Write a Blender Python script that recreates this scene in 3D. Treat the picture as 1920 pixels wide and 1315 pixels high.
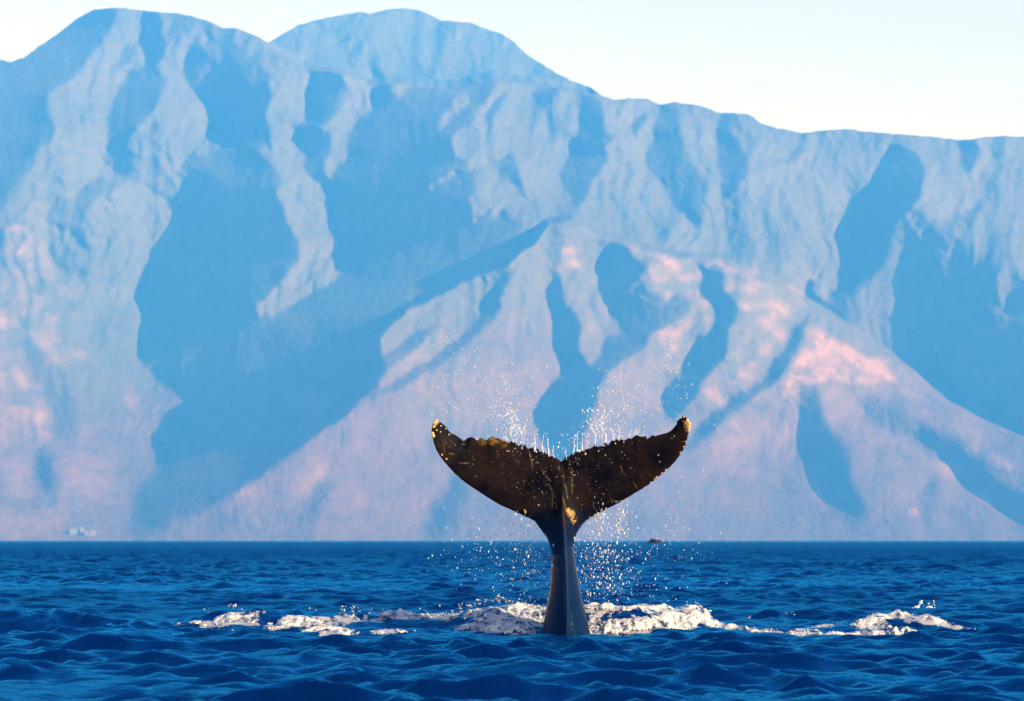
import bpy, math, random
import numpy as np
from mathutils import Vector, geometry

# ------------------------------------------------------------------ start clean
for o in list(bpy.data.objects):
    bpy.data.objects.remove(o)
sc = bpy.context.scene
COL = sc.collection
rng = np.random.default_rng(11)
random.seed(11)

# ------------------------------------------------------------------ camera
EYE = 1.65                      # metres above the mean sea level
FPX = 6420.0                    # focal length in pixels of the 1920 wide photograph
PITCH = math.atan((1013 - 657.5) / FPX)
cam = bpy.data.cameras.new('camera')
cam.sensor_width = 36.0
cam.lens = 36.0 * FPX / 1920.0
cam.clip_start = 0.5
cam.clip_end = 60000.0
cam.dof.use_dof = True
cam.dof.focus_distance = 60.0
cam.dof.aperture_fstop = 3.2
cam_ob = bpy.data.objects.new('camera', cam)
cam_ob.location = (0, 0, EYE)
cam_ob.rotation_euler = (math.pi / 2 + PITCH, 0, 0)
COL.objects.link(cam_ob)
sc.camera = cam_ob

# ------------------------------------------------------------------ sky, sun, exposure
SUN_EL, SUN_AZ = math.radians(19), math.radians(117)      # low evening sun, off to the right
world = bpy.data.worlds.new('World')
sc.world = world
world.use_nodes = True
wn = world.node_tree
sky = wn.nodes.new('ShaderNodeTexSky')
sky.sky_type = 'NISHITA'
sky.sun_disc = False
sky.sun_elevation = SUN_EL
sky.sun_rotation = SUN_AZ
sky.air_density = 1.0
sky.dust_density = 0.0
sky.ozone_density = 2.0
bg = wn.nodes['Background']
warm = wn.nodes.new('ShaderNodeMix')                       # slight evening warmth, the same all round
warm.data_type = 'RGBA'
warm.blend_type = 'MULTIPLY'
warm.inputs[0].default_value = 1.0
warm.inputs[7].default_value = (1.19, 0.835, 0.75, 1)
wn.links.new(sky.outputs[0], warm.inputs[6])
wn.links.new(warm.outputs[2], bg.inputs[0])
bg.inputs[1].default_value = 0.132
sun = bpy.data.lights.new('sun', 'SUN')
sun.energy = 5.0
sun.angle = math.radians(0.5)
sun.color = (1.0, 0.91, 0.86)
sun_ob = bpy.data.objects.new('sun', sun)
S = Vector((math.sin(SUN_AZ) * math.cos(SUN_EL), math.cos(SUN_AZ) * math.cos(SUN_EL), math.sin(SUN_EL)))
sun_ob.rotation_euler = S.to_track_quat('Z', 'Y').to_euler()
sun_ob.location = (400, -100, 300)
COL.objects.link(sun_ob)

sc.view_settings.view_transform = 'Standard'
sc.view_settings.look = 'None'
sc.view_settings.gamma = 1.0
sc.view_settings.exposure = 1.03
sc.render.engine = 'CYCLES'
sc.cycles.use_denoising = True
sc.cycles.max_bounces = 8
sc.cycles.volume_bounces = 3
sc.cycles.sample_clamp_indirect = 6.0


# ------------------------------------------------------------------ helpers
def tag(o, label=None, cat=None, group=None, kind=None):
    if label: o['label'] = label
    if cat: o['category'] = cat
    if group: o['group'] = group
    if kind: o['kind'] = kind
    return o


def ray(X, Y):
    """direction (x, 1, z) of the line of sight through a point of the photograph"""
    dx = (np.asarray(X, float) - 960.0) / FPX
    dy = -(np.asarray(Y, float) - 657.5) / FPX
    c, s = math.cos(PITCH), math.sin(PITCH)
    k = c - dy * s
    return dx / k, (s + dy * c) / k


def at(X, Y, d):
    rx, rz = ray(X, Y)
    return rx * d, np.zeros_like(rx) + d, EYE + rz * d


def make_mesh(name, co, faces, smooth=True):
    """co (n,3); faces: int array (m,3) or (m,4), or a list of such arrays"""
    me = bpy.data.meshes.new(name)
    co = np.ascontiguousarray(co, np.float32)
    if not isinstance(faces, list):
        faces = [faces]
    loops = np.concatenate([f.ravel() for f in faces]).astype(np.int32)
    sizes = np.concatenate([np.full(len(f), f.shape[1], np.int32) for f in faces])
    starts = np.concatenate([[0], np.cumsum(sizes)[:-1]]).astype(np.int32)
    me.vertices.add(len(co))
    me.vertices.foreach_set('co', co.ravel())
    me.loops.add(len(loops))
    me.loops.foreach_set('vertex_index', loops)
    me.polygons.add(len(sizes))
    me.polygons.foreach_set('loop_start', starts)
    me.polygons.foreach_set('loop_total', sizes)
    me.polygons.foreach_set('use_smooth', np.full(len(sizes), smooth))
    me.update(calc_edges=True)
    me.validate()
    return me


def link(name, me, mat, parent=None):
    o = bpy.data.objects.new(name, me)
    if mat: me.materials.append(mat)
    COL.objects.link(o)
    o.parent = parent
    return o


def point_attr(me, name, val):
    a = me.attributes.new(name, 'FLOAT', 'POINT')
    a.data.foreach_set('value', np.ascontiguousarray(val, np.float32))


def grid_faces(nr, nc):
    i = np.arange(nr - 1)[:, None] * nc + np.arange(nc - 1)[None, :]
    i = i.ravel()
    return np.stack([i, i + 1, i + nc + 1, i + nc], 1)


def smooth01(a, b, x):
    t = np.clip((x - a) / (b - a), 0, 1)
    return t * t * (3 - 2 * t)


def hash2(ix, iy, seed):
    h = (ix * 374761393 + iy * 668265263 + seed * 1442695041) & 0xFFFFFFFF
    h = ((h ^ (h >> 13)) * 1274126177) & 0xFFFFFFFF
    h = h ^ (h >> 16)
    return (h & 0xFFFF) / 65535.0


def vnoise(x, y, seed=0):
    """smooth value noise, -1 .. 1"""
    x = np.asarray(x, float); y = np.asarray(y, float)
    ix = np.floor(x).astype(np.int64); iy = np.floor(y).astype(np.int64)
    fx = x - ix; fy = y - iy
    fx = fx * fx * fx * (fx * (fx * 6 - 15) + 10); fy = fy * fy * fy * (fy * (fy * 6 - 15) + 10)
    a = hash2(ix, iy, seed); b = hash2(ix + 1, iy, seed)
    c = hash2(ix, iy + 1, seed); d = hash2(ix + 1, iy + 1, seed)
    return ((a * (1 - fx) + b * fx) * (1 - fy) + (c * (1 - fx) + d * fx) * fy) * 2 - 1


def fbm(x, y, oct=4, seed=0):
    s = 0; a = 1.0; t = 0
    for k in range(oct):
        s = s + a * vnoise(x * 2 ** k + 17.3 * k, y * 2 ** k - 9.1 * k, seed + k)
        t += a; a *= 0.5
    return s / t


class Mat:
    """small wrapper for building node materials"""
    def __init__(self, name):
        self.m = bpy.data.materials.new(name)
        self.m.use_nodes = True
        self.nt = self.m.node_tree
        self.b = self.nt.nodes['Principled BSDF']
        self.out = self.nt.nodes['Material Output']

    def n(self, typ, **kw):
        nd = self.nt.nodes.new(typ)
        for k, v in kw.items():
            if k.startswith('i_'):
                nd.inputs[k[2:].replace('_', ' ')].default_value = v
            else:
                setattr(nd, k, v)
        return nd

    def l(self, a, b):
        self.nt.links.new(a, b)

    def noise(self, scale, detail=4, rough=0.55, vec=None, stretch=None):
        co = self.n('ShaderNodeTexCoord').outputs['Object'] if vec is None else vec
        if stretch:
            mp = self.n('ShaderNodeMapping')
            mp.inputs['Scale'].default_value = stretch
            self.l(co, mp.inputs['Vector']); co = mp.outputs[0]
        t = self.n('ShaderNodeTexNoise')
        t.inputs['Scale'].default_value = scale
        t.inputs['Detail'].default_value = detail
        t.inputs['Roughness'].default_value = rough
        self.l(co, t.inputs['Vector'])
        return t.outputs['Fac']

    def ramp(self, src, stops):
        r = self.n('ShaderNodeValToRGB')
        e = r.color_ramp.elements
        while len(e) < len(stops): e.new(0.5)
        for el, (p, c) in zip(e, stops):
            el.position = p
            el.color = (c, c, c, 1) if isinstance(c, (int, float)) else (*c, 1)
        self.l(src, r.inputs[0])
        return r.outputs[0]

    def mix(self, fac, a, b):
        x = self.n('ShaderNodeMix', data_type='RGBA')
        for sock, v in ((0, fac), (6, a), (7, b)):
            if hasattr(v, 'links'): self.l(v, x.inputs[sock])
            elif isinstance(v, tuple): x.inputs[sock].default_value = (*v, 1)
            else: x.inputs[sock].default_value = v
        return x.outputs[2]

    def math(self, op, a, b=None, clamp=False):
        x = self.n('ShaderNodeMath', operation=op, use_clamp=clamp)
        for i, v in enumerate((a, b)):
            if v is None: continue
            if hasattr(v, 'links'): self.l(v, x.inputs[i])
            else: x.inputs[i].default_value = v
        return x.outputs[0]

    def attr(self, name):
        return self.n('ShaderNodeAttribute', attribute_name=name).outputs['Fac']

    def bump(self, h, strength, dist):
        b = self.n('ShaderNodeBump')
        b.inputs['Strength'].default_value = strength
        b.inputs['Distance'].default_value = dist
        self.l(h, b.inputs['Height'])
        return b.outputs[0]

    def set(self, **kw):
        for k, v in kw.items():
            s = self.b.inputs[k.replace('_', ' ')]
            if hasattr(v, 'links'): self.l(v, s)
            elif isinstance(v, tuple): s.default_value = (*v, 1)
            else: s.default_value = v
        return self


# ------------------------------------------------------------------ haze
hz = bpy.data.materials.new('haze_air')
hz.use_nodes = True
hnt = hz.node_tree
hnt.nodes.remove(hnt.nodes['Principled BSDF'])
pv = hnt.nodes.new('ShaderNodeVolumePrincipled')
pv.inputs['Color'].default_value = (0.028, 0.285, 1.0, 1)
pv.inputs['Density'].default_value = 1.62e-4
pv.inputs['Absorption Color'].default_value = (1, 1, 1, 1)
pv.inputs['Anisotropy'].default_value = 0.0
hnt.links.new(pv.outputs[0], hnt.nodes['Material Output'].inputs['Volume'])
HX, HY0, HY1, HZ0, HZ1 = 4600, -2700, 14800, -6.0, 1700.0
co = np.array([(x, y, z) for z in (HZ0, HZ1) for y in (HY0, HY1) for x in (-HX, HX)], float)
fc = np.array([(0, 2, 3, 1), (4, 5, 7, 6), (0, 1, 5, 4), (2, 6, 7, 3), (0, 4, 6, 2), (1, 3, 7, 5)])
tag(link('haze', make_mesh('haze', co, fc, False), hz), 'blue evening haze filling the air over the sea', 'haze', kind='stuff')

# ------------------------------------------------------------------ mountains
# The range is modelled as a real relief: the photograph's ridge crests and gullies give where the
# slopes turn to the left (dark, away from the sun) or to the right (lit); the depth of the face is
# solved from those slopes.
SKYLINE = [(-640, 330), (-420, 240), (-260, 205), (-120, 150), (-40, 104), (0, 112), (20, 117), (45, 108), (80, 82), (110, 62), (140, 38),
           (175, 19), (225, 14), (260, 20), (300, 23), (340, 26), (385, 37), (400, 44), (420, 54), (440, 53), (470, 63),
           (503, 80), (530, 64), (560, 47), (600, 36), (650, 27), (670, 23), (695, 26), (720, 19), (755, 15), (790, 20),
           (825, 38), (850, 40), (885, 44), (910, 55), (940, 63), (965, 80), (985, 100), (1010, 116), (1040, 135),
           (1075, 153), (1105, 163), (1130, 180), (1150, 187), (1180, 185), (1215, 186), (1240, 197), (1265, 192),
           (1295, 196), (1320, 201), (1345, 211), (1375, 212), (1405, 215), (1425, 230), (1450, 239), (1480, 245),
           (1507, 250), (1530, 246), (1560, 244), (1595, 242), (1620, 247), (1680, 252), (1740, 256), (1800, 263),
           (1850, 258), (1880, 255), (1920, 257), (2020, 268), (2140, 262), (2260, 300), (2400, 330), (2560, 420)]

BIG = [(358, 369), (338, 351), (329, 317), (345, 303), (365, 289), (397, 287), (418, 269), (405, 246), (420, 224),
       (400, 200), (365, 169), (347, 146), (345, 110), (354, 96), (370, 85), (420, 130), (470, 150), (571, 121),
       (642, 128), (694, 155), (742, 146), (733, 183), (765, 169), (800, 160), (866, 158), (923, 142), (932, 142),
       (921, 169), (896, 205), (887, 224), (862, 247), (850, 265), (859, 288), (878, 305), (891, 326), (891, 351),
       (875, 371), (887, 390), (884, 422), (896, 412), (923, 408), (946, 396), (960, 410), (985, 417), (1024, 417),
       (1005, 437), (989, 458), (964, 476), (951, 488), (930, 504), (896, 515), (846, 538), (793, 560), (754, 578),
       (729, 594), (701, 619), (704, 640), (713, 672), (700, 715), (683, 738), (658, 763), (642, 777), (594, 806),
       (556, 835), (519, 863), (468, 897), (430, 922), (397, 938), (356, 954), (317, 965), (285, 984), (251, 986),
       (249, 965), (249, 924), (274, 901), (297, 874), (320, 845), (354, 812), (386, 788), (356, 756), (326, 733),
       (297, 711), (272, 690), (263, 651), (272, 619), (283, 597), (269, 565), (269, 549), (297, 527), (304, 499),
       (331, 474), (356, 456), (377, 435), (347, 405), (320, 383), (285, 360), (251, 342), (224, 330), (190, 298),
       (192, 294), (210, 269), (205, 258), (203, 228), (205, 205), (217, 183), (219, 160), (228, 146), (246, 137),
       (279, 119), (281, 100), (265, 84), (262, 62), (274, 46), (272, 15), (301, 15), (304, 46), (304, 75), (306, 100),
       (297, 128), (313, 142), (315, 158), (304, 180), (290, 205), (263, 237), (240, 258), (231, 274), (251, 285),
       (295, 294), (304, 303), (320, 332), (338, 351)]
DARK = [  # outline, strength
    (BIG, .97),
    ([(-640, 150), (0, 90), (45, 90), (110, 50), (175, 5), (222, 5), (220, 25), (205, 50), (185, 85), (170, 110), (130, 145),
      (115, 165), (85, 178), (92, 205), (105, 245), (95, 275), (97, 300), (88, 325), (60, 375), (40, 410), (0, 425),
      (-300, 470), (-640, 500)], 1.25),
    ([(-640, 800), (-300, 620), (-200, 600), (-250, 760), (-420, 1013), (-640, 1013)], .8),
    ([(354, 96), (400, 70), (470, 100), (498, 132), (507, 160), (514, 183), (496, 215), (440, 215), (420, 224), (400, 200),
      (365, 169), (347, 146)], .62),
    ([(326, 18), (370, 25), (360, 52), (342, 59), (331, 46)], .6),
    ([(385, 25), (400, 40), (378, 75), (360, 90), (372, 60)], .5),
    ([(948, 169), (955, 180), (941, 197), (937, 210), (921, 219), (921, 251), (916, 267), (910, 240), (907, 219), (923, 201),
      (937, 183)], .95),
    ([(994, 169), (1014, 169), (1051, 162), (1040, 180), (1019, 205), (1010, 201)], .95),
    ([(1019, 212), (1060, 228), (1062, 262), (1042, 265), (1028, 238)], .65),
    ([(1087, 180), (1106, 171), (1126, 190), (1133, 210), (1136, 240), (1147, 258), (1138, 274), (1133, 299), (1140, 287),
      (1135, 307), (1120, 330), (1106, 358), (1097, 380), (1078, 390), (1067, 371), (1051, 342), (1046, 326), (1062, 307),
      (1065, 283), (1074, 263), (1085, 240), (1087, 205)], .9),
    ([(919, 294), (969, 296), (973, 326), (989, 358), (999, 383), (983, 371), (960, 346), (937, 330), (921, 307)], .85),
    ([(1182, 234), (1211, 211), (1216, 227), (1198, 250), (1188, 259), (1182, 252)], .85),
    ([(1232, 190), (1257, 185), (1275, 211), (1278, 248), (1289, 280), (1294, 307), (1312, 330), (1314, 348), (1303, 367),
      (1289, 405), (1271, 408), (1257, 371), (1243, 348), (1227, 325), (1211, 303), (1207, 287), (1227, 271), (1232, 234)], .8),
    ([(1364, 208), (1383, 208), (1365, 243), (1383, 268), (1399, 284), (1408, 307), (1399, 332), (1383, 348), (1367, 378),
      (1357, 371), (1351, 325), (1348, 280), (1346, 239)], .85),
    ([(1357, 380), (1380, 390), (1410, 440), (1420, 490), (1400, 500), (1365, 470), (1360, 430)], .6),
    ([(1668, 271), (1721, 283), (1734, 308), (1732, 335), (1730, 358), (1709, 392), (1703, 410), (1719, 440), (1739, 463),
      (1766, 478), (1762, 499), (1744, 531), (1725, 549), (1703, 565), (1696, 576), (1705, 601), (1721, 624), (1741, 645),
      (1757, 654), (1766, 643), (1787, 624), (1791, 601), (1800, 600), (1814, 606), (1846, 590), (1885, 588), (1920, 574),
      (2100, 560), (2250, 620), (2200, 760), (2050, 850), (1920, 816), (1885, 800), (1844, 784), (1805, 772), (1778, 752),
      (1748, 727), (1714, 697), (1677, 672), (1648, 654), (1623, 638), (1588, 617), (1566, 601), (1543, 586), (1520, 572),
      (1505, 560), (1510, 530), (1525, 528), (1534, 551), (1552, 567), (1559, 551), (1582, 524), (1607, 499), (1611, 483),
      (1616, 479), (1611, 454), (1609, 420), (1604, 397), (1616, 374), (1630, 349), (1648, 312)], 1.0),
    ([(1766, 531), (1794, 526), (1830, 540), (1840, 570), (1846, 590), (1814, 606), (1791, 601), (1778, 574)], .65),
    ([(1791, 255), (1826, 255), (1837, 285), (1830, 310), (1817, 326), (1803, 312), (1801, 292)], .9),
    ([(1855, 250), (1890, 250), (1885, 294), (1876, 326), (1876, 362), (1874, 399), (1862, 362), (1869, 317), (1860, 287)], .7),
    ([(1560, 255), (1660, 262), (1650, 300), (1620, 340), (1605, 390), (1590, 360), (1560, 330), (1540, 300)], .5),
    ([(685, 745), (737, 717), (780, 692), (808, 674), (840, 644), (885, 612), (911, 583), (905, 579), (928, 538), (942, 517),
      (960, 504), (973, 492), (978, 499), (964, 529), (942, 563), (942, 583), (920, 608), (885, 635), (858, 658), (840, 674),
      (817, 692), (783, 708), (748, 727), (694, 752)], .95),
    ([(714, 672), (733, 658), (758, 640), (787, 622), (812, 612), (790, 647), (748, 681), (700, 730)], .9),
    ([(1131, 476), (1143, 448), (1161, 453), (1179, 471), (1188, 485), (1225, 490), (1211, 510), (1184, 535), (1170, 555),
      (1200, 562), (1250, 562), (1285, 560), (1303, 572), (1280, 599), (1248, 615), (1218, 627), (1218, 653), (1188, 669),
      (1159, 688), (1140, 704), (1122, 729), (1122, 756), (1100, 800), (1060, 870), (1045, 829), (1036, 806), (1022, 788),
      (1013, 765), (1025, 738), (1036, 717), (1063, 701), (1066, 688), (1045, 656), (1034, 633), (1047, 612), (1034, 583),
      (1025, 560), (1030, 530), (1050, 510), (1053, 542), (1062, 570), (1080, 590), (1088, 606), (1088, 660), (1099, 685),
      (1118, 676), (1129, 665), (1129, 644), (1138, 631), (1168, 626), (1166, 612), (1150, 587), (1131, 560), (1125, 520)], .98),
    ([(1303, 487), (1316, 494), (1339, 503), (1360, 521), (1362, 544), (1385, 567), (1392, 585), (1373, 608), (1360, 667),
      (1337, 690), (1314, 711), (1312, 738), (1296, 761), (1250, 790), (1241, 765), (1248, 749), (1245, 729), (1257, 715),
      (1289, 692), (1300, 663), (1305, 642), (1330, 624), (1344, 583), (1325, 560), (1314, 549), (1314, 531), (1316, 508)], .98),
    ([(1515, 585), (1504, 640), (1492, 661), (1483, 681), (1463, 706), (1444, 724), (1417, 738), (1403, 756), (1378, 775),
      (1355, 795), (1337, 813), (1303, 834), (1280, 850), (1303, 809), (1326, 786), (1355, 763), (1369, 743), (1408, 731),
      (1431, 711), (1444, 690), (1453, 670), (1467, 656), (1481, 631), (1500, 600)], .98),
    ([(1504, 727), (1533, 729), (1542, 768), (1554, 800), (1600, 845), (1595, 868), (1600, 903), (1618, 948), (1615, 985),
      (1577, 957), (1550, 937), (1526, 898), (1517, 868), (1508, 832), (1494, 809), (1499, 788), (1497, 754)], .68),
    ([(1607, 750), (1680, 745), (1725, 788), (1794, 818), (1821, 827), (1805, 848), (1850, 850), (1865, 900), (1920, 930),
      (2000, 960), (2000, 1005), (1915, 990), (1885, 960), (1860, 935), (1839, 925), (1803, 898), (1794, 877), (1764, 850),
      (1730, 836), (1703, 818), (1666, 809), (1634, 795)], .66),
    ([(1770, 905), (1745, 940), (1752, 1010), (1735, 1010), (1734, 910)], .55),
    ([(64, 858), (91, 838), (100, 874), (107, 897), (89, 929), (71, 915)], .95),
    ([(35, 600), (60, 590), (40, 640), (60, 700), (95, 770), (110, 830), (140, 820), (150, 760), (120, 700), (80, 660)], .55),
    ([(82, 408), (98, 390), (141, 371), (160, 346), (189, 330), (214, 335), (219, 355), (205, 369), (180, 378), (167, 394),
      (157, 417), (162, 440), (169, 469), (160, 469), (151, 453), (126, 440), (103, 424)], .97),
    ([(137, 196), (164, 219), (169, 231), (155, 237), (148, 219)], .75),
    ([(224, 87), (246, 82), (253, 98), (244, 123), (228, 137), (224, 114)], .7),
    ([(830, 870), (850, 905), (812, 950), (795, 1010), (850, 1010), (860, 960), (880, 920), (870, 880)], .55),
    ([(600, 905), (625, 905), (590, 960), (575, 1010), (560, 1010), (575, 950)], .5),
    ([(2010, 280), (2060, 300), (2100, 420), (2080, 540), (2040, 420)], .8),
    ([(-120, 560), (-60, 600), (-90, 740), (-160, 900), (-200, 900), (-150, 700)], .8),
]
LIT = [  # lit spurs standing inside the big shaded valleys
    [(503, 80), (528, 91), (555, 107), (585, 142), (576, 183), (576, 215), (569, 228), (546, 237), (546, 246), (571, 274),
     (569, 299), (571, 310), (578, 328), (605, 348), (626, 371), (630, 408), (649, 435), (674, 458), (651, 476), (635, 504),
     (656, 513), (617, 536), (583, 554), (569, 561), (535, 583), (503, 594), (480, 595), (480, 579), (503, 558), (523, 536),
     (546, 510), (562, 485), (560, 456), (548, 437), (537, 408), (526, 367), (532, 332), (523, 314), (484, 285), (480, 281),
     (512, 269), (507, 246), (500, 228), (496, 215), (514, 183), (507, 160), (498, 132)],
    [(642, 128), (646, 148), (662, 176), (646, 199), (598, 240), (619, 242), (626, 262), (614, 285), (612, 294), (610, 326),
     (619, 335), (628, 319), (649, 300), (651, 285), (655, 250), (680, 220), (705, 198), (695, 170), (694, 150), (670, 120)],
    [(868, 172), (884, 189), (857, 212), (839, 237), (818, 242), (823, 226), (850, 199)],
    [(304, 300), (345, 300), (330, 325), (340, 345), (360, 368), (358, 382), (340, 362), (318, 330)],
    [(881, 310), (885, 318), (806, 352), (804, 346)],
]
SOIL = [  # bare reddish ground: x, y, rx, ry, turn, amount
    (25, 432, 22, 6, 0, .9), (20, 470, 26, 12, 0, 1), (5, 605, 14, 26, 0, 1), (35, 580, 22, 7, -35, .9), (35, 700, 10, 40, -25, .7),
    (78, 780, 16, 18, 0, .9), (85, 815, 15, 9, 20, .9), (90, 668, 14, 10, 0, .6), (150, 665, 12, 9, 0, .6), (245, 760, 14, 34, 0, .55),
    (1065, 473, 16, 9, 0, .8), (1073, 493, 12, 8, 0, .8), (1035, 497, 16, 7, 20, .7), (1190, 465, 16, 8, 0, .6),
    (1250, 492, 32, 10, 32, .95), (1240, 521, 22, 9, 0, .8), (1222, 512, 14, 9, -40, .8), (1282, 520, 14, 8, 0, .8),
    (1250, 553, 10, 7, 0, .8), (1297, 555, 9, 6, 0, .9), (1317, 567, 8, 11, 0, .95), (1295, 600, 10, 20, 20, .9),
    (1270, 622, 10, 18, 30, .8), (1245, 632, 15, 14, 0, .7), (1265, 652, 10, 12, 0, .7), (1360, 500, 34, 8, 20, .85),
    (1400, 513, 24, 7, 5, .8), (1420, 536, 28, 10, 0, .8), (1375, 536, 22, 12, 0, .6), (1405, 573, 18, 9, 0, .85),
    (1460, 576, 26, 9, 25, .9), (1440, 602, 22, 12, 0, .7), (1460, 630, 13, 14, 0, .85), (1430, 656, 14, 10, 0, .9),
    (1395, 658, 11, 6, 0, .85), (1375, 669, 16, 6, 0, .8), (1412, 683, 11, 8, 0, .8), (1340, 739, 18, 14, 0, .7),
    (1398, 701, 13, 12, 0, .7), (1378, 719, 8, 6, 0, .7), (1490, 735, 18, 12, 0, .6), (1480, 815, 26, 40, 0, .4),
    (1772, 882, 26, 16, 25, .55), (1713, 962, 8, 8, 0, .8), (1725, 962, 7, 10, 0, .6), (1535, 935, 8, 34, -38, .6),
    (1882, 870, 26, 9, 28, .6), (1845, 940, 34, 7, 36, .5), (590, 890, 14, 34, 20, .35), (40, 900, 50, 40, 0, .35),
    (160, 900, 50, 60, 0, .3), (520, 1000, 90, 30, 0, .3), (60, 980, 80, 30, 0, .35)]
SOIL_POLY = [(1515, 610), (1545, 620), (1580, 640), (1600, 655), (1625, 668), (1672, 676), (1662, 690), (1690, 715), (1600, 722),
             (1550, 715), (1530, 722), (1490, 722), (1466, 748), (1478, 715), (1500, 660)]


def fill(poly, XX, YY):
    ins = np.zeros(XX.shape, bool)
    p = np.array(poly, float)
    x0, y0 = p[:, 0], p[:, 1]
    x1, y1 = np.roll(x0, -1), np.roll(y0, -1)
    r0 = max(0, int(np.searchsorted(YY[:, 0], y0.min()) - 1)); r1 = int(np.searchsorted(YY[:, 0], y0.max()) + 1)
    c0 = max(0, int(np.searchsorted(XX[0], x0.min()) - 1)); c1 = int(np.searchsorted(XX[0], x0.max()) + 1)
    xs, ys = XX[r0:r1, c0:c1], YY[r0:r1, c0:c1]
    w = np.zeros(xs.shape, bool)
    for a, b, c, d in zip(x0, y0, x1, y1):
        if b == d: continue
        hit = ((b > ys) != (d > ys)) & (xs < (c - a) * (ys - b) / (d - b) + a)
        w ^= hit
    ins[r0:r1, c0:c1] = w
    return ins


def blur(a, n):
    for _ in range(n):
        a = (np.roll(a, 1, 0) + np.roll(a, -1, 0) + 2 * a) / 4
        a = (np.roll(a, 1, 1) + np.roll(a, -1, 1) + 2 * a) / 4
    return a


STEP = 3.0                                     # working grid, photograph pixels
gx_ = np.arange(-640, 2561, STEP); gy_ = np.arange(-10, 1031, STEP)
XX, YY = np.meshgrid(gx_, gy_)
PXM = 9000.0 / FPX                             # metres on the range per photograph pixel


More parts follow.
